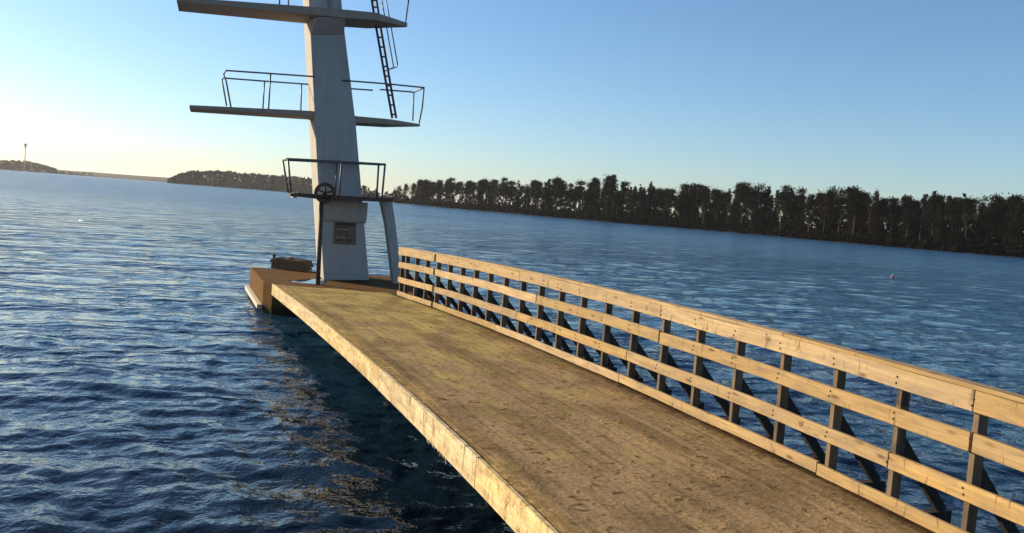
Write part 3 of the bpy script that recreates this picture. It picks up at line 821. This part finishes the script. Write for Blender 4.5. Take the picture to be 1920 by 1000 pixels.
# middle platform guard rails
guard('', [[(419,140,.07),(424,132.5,.07),(505,138,.07),(590,144,-.03)], [(416,150,1.08),(419,146.5,1.08),(496,152.5,1.08),(580,158.5,1.08)]],
      [[(419,140,.07),(424,152,.07),(433,201,.07)], [(416,150,1.08),(419,165,1.08),(425,199,1.08)], [(507.5,138,.07),(503.5,206,.07)], [(496,152.5,1.08),(493,204,1.08)], [(565.5,157.5,1.08),(564,209,1.08)]], .021)
guard('', [[(642,151,-.03),(720,157,.06),(795,164.5,.06)], [(656,166.5,1.08),(699,169.5,1.08)], [(712,168,1.08),(770,172.5,1.08),(776,173.5,1.08)], [(795,164.5,.06),(776,173.5,1.08)]],
      [[(795,164.5,.06),(792,200,.3),(786,231,.85)], [(776,173.5,1.08),(774,227,1.08)]], .021)
# upper platform guard rails (tops are above the picture)
guard('', [[(523,-62,-.42),(575,-57,-.42)], [(510,-42,.72),(572,-36,.72)], [(650,-52,-.42),(772,-38,-.42)]],
      [[(526,-62,-.42),(524,9,-.42)], [(541,-40,.72),(541,12,.72)], [(772,-38,-.42),(766,2,.0),(760.5,42,.62)]], .02)
# ladder between middle and upper platform
def ladder():
    root_l = MB(); v0, v1 = .35, .75
    A = [tp(735.5,222,v0), tp(705,50,v0), tp(686,-70,v0)]; B = [tp(743,222,v1), tp(713.5,50,v1), tp(695,-70,v1)]
    root_l.tube(A, .03, 8); lad = root_l.build('ladder', M_RUST, TOWER)
    q = MB(); q.tube(B, .03, 8); q.build('stringer', M_RUST, lad)
    n = 19
    def along(ch, t):
        t *= 2; i = min(1, int(t)); return ch[i].lerp(ch[i+1], t-i)
    for i in range(n):
        t = (i+.4)/n; q = MB(); q.tube([along(A, t), along(B, t)], .024, 6); q.build('rung', M_RUST, lad)
    hd = MB(); hd.tube([tp(712,-20,v0), tp(722,35,v0), tp(738,126,v0), tp(721,134,v0)], .017, 6); hd.build('handrail', M_STEEL, lad)
    hd = MB(); hd.tube([tp(720,-20,v1), tp(730.5,35,v1), tp(745.5,121,v1), tp(744,126,v1), tp(727,131,v1)], .017, 6); hd.build('handrail', M_STEEL, lad)
ladder()
# ------------------------------------------------------------------ notice board on the column
def sign():
    c = [tp(625.5,457,-.03), tp(667,459.5,-.03), tp(667.5,418,-.03), tp(627.5,415.5,-.03)]
    root = empty('notice_board', (c[0]+c[1])/2, 'brown square notice board with dark worn lettering on the white column', 'sign')
    mb = MB(); mb.prism(c, TN*.026); mb.build('board', M_BOARD, root, .004)
    def P(u, w, v): 
        q = c[0].lerp(c[1], u).lerp(c[3].lerp(c[2], u), w); return q-TN*v
    hd = MB(); hd.prism([P(.04,.84,.003), P(.96,.84,.003), P(.96,.97,.003), P(.04,.97,.003)], TN*.002); hd.build('header_band', M_INK, root)
    rows = [(.72,.80,[(.10,.42),(.50,.62)]),(.50,.60,[(.10,.20),(.27,.40),(.47,.60)]),(.38,.46,[(.28,.36),(.52,.68)]),(.12,.22,[(.12,.40),(.58,.84)])]
    for w0, w1, segs in rows:
        for u0, u1 in segs:
            u = u0
            while u < u1-.01:
                lw = random.uniform(.028,.05); g = MB()
                g_ = random.random()
                e = min(u+lw, u1)
                g.prism([P(u,w0,.003), P(e-.008,w0+(w1-w0)*(0 if g_<.6 else .4),.003), P(e-.008,w1,.003), P(u,w1-(w1-w0)*(0 if g_>.3 else .3),.003)], TN*.002)
                g.build('worn_letter', M_INK, root); u = e+.006
    for w0, w1, u0, u1 in ((.27,.335,.12,.52),(.64,.68,.1,.75)):
        g = MB(); g.prism([P(u0,w0,.003), P(u1,w0,.003), P(u1,w1,.003), P(u0,w1,.003)], TN*.002); g.build('worn_line', M_INK2, root)
sign()
# ------------------------------------------------------------------ slatted box on the jetty head
def crate():
    p0 = gp(507, 503.5); p1 = gp(571, 509.5); ux = (p1-p0).normalized(); uy = Vector((-ux.y, ux.x, 0)); Lc = (p1-p0).length; h = .27; dpt = .5
    root = empty('slatted_box', (p0+p1)/2, 'low weathered slatted box with dark net on top on the jetty head', 'box')
    for i in range(3):
        z = .045+i*.085
        for s_, nm in ((0, 'front_slat'), (dpt, 'back_slat')):
            q = MB(); q.box((p0+p1)/2+uy*s_+UP*z+ux*random.uniform(-.02,.02), (Lc+random.uniform(-.03,.03), .03, .075), (ux, uy, UP)); q.build(nm, M_CRATE, root, .004)
        for e in (p0+ux*.02, p1-ux*.02):
            q = MB(); q.box(e+uy*(dpt/2)+UP*z, (.03, dpt-.035, .075), (ux, uy, UP)); q.build('end_slat', M_CRATE, root, .004)
    lid = MB(); lid.box((p0+p1)/2+uy*dpt/2+UP*.255, (Lc*.98, dpt*.98, .03), (ux, uy, UP)); lid.build('lid', M_CRATE, root, .004)
    # heap of dark net
    mb = MB(); n1, n2 = 26, 12; vs = []; fs = []
    for i in range(n1+1):
        for j in range(n2+1):
            u, v = i/n1, j/n2
            hgt = .05*math.sin(math.pi*u)**.35*math.sin(math.pi*v)**.5*(.7+.5*random.random())+.03*math.sin(u*17)*math.sin(v*5)*math.sin(math.pi*u)*math.sin(math.pi*v)
            vs.append(p0+ux*(Lc*(.02+.96*u))+uy*(dpt*v)+UP*(.272+max(0,hgt)))
    for i in range(n1):
        for j in range(n2): fs.append((i*(n2+1)+j, i*(n2+1)+j+1, (i+1)*(n2+1)+j+1, (i+1)*(n2+1)+j))
    mb.add(vs, fs); mb.build('net', M_ROPE, root)
    kb = MB(); k0 = p0+ux*.04+uy*.1+UP*.27; kb.tube([k0, k0+UP*.06, k0+UP*.075, k0+UP*.12], .03, 10, .06); kb.build('knob', M_ROPE, root)
crate()

# ================================================================== HAZE (even air over the lake)
def haze():
    m_ = bpy.data.materials.new('haze'); m_.use_nodes = True; t = m_.node_tree; t.nodes.remove(t.nodes['Principled BSDF'])
    v = t.nodes.new('ShaderNodeVolumePrincipled'); v.inputs['Color'].default_value = (.93,.95,1,1)
    v.inputs['Density'].default_value = HAZE; v.inputs['Anisotropy'].default_value = .3
    t.links.new(v.outputs[0], t.nodes['Material Output'].inputs['Volume'])
    mb = MB(); mb.box((0, 0, 24), (26000, 26000, 60)); o = mb.build('haze', m_)
    tag(o, 'thin pale haze over the lake', 'haze', kind='stuff')
HAZE = .00007
haze()
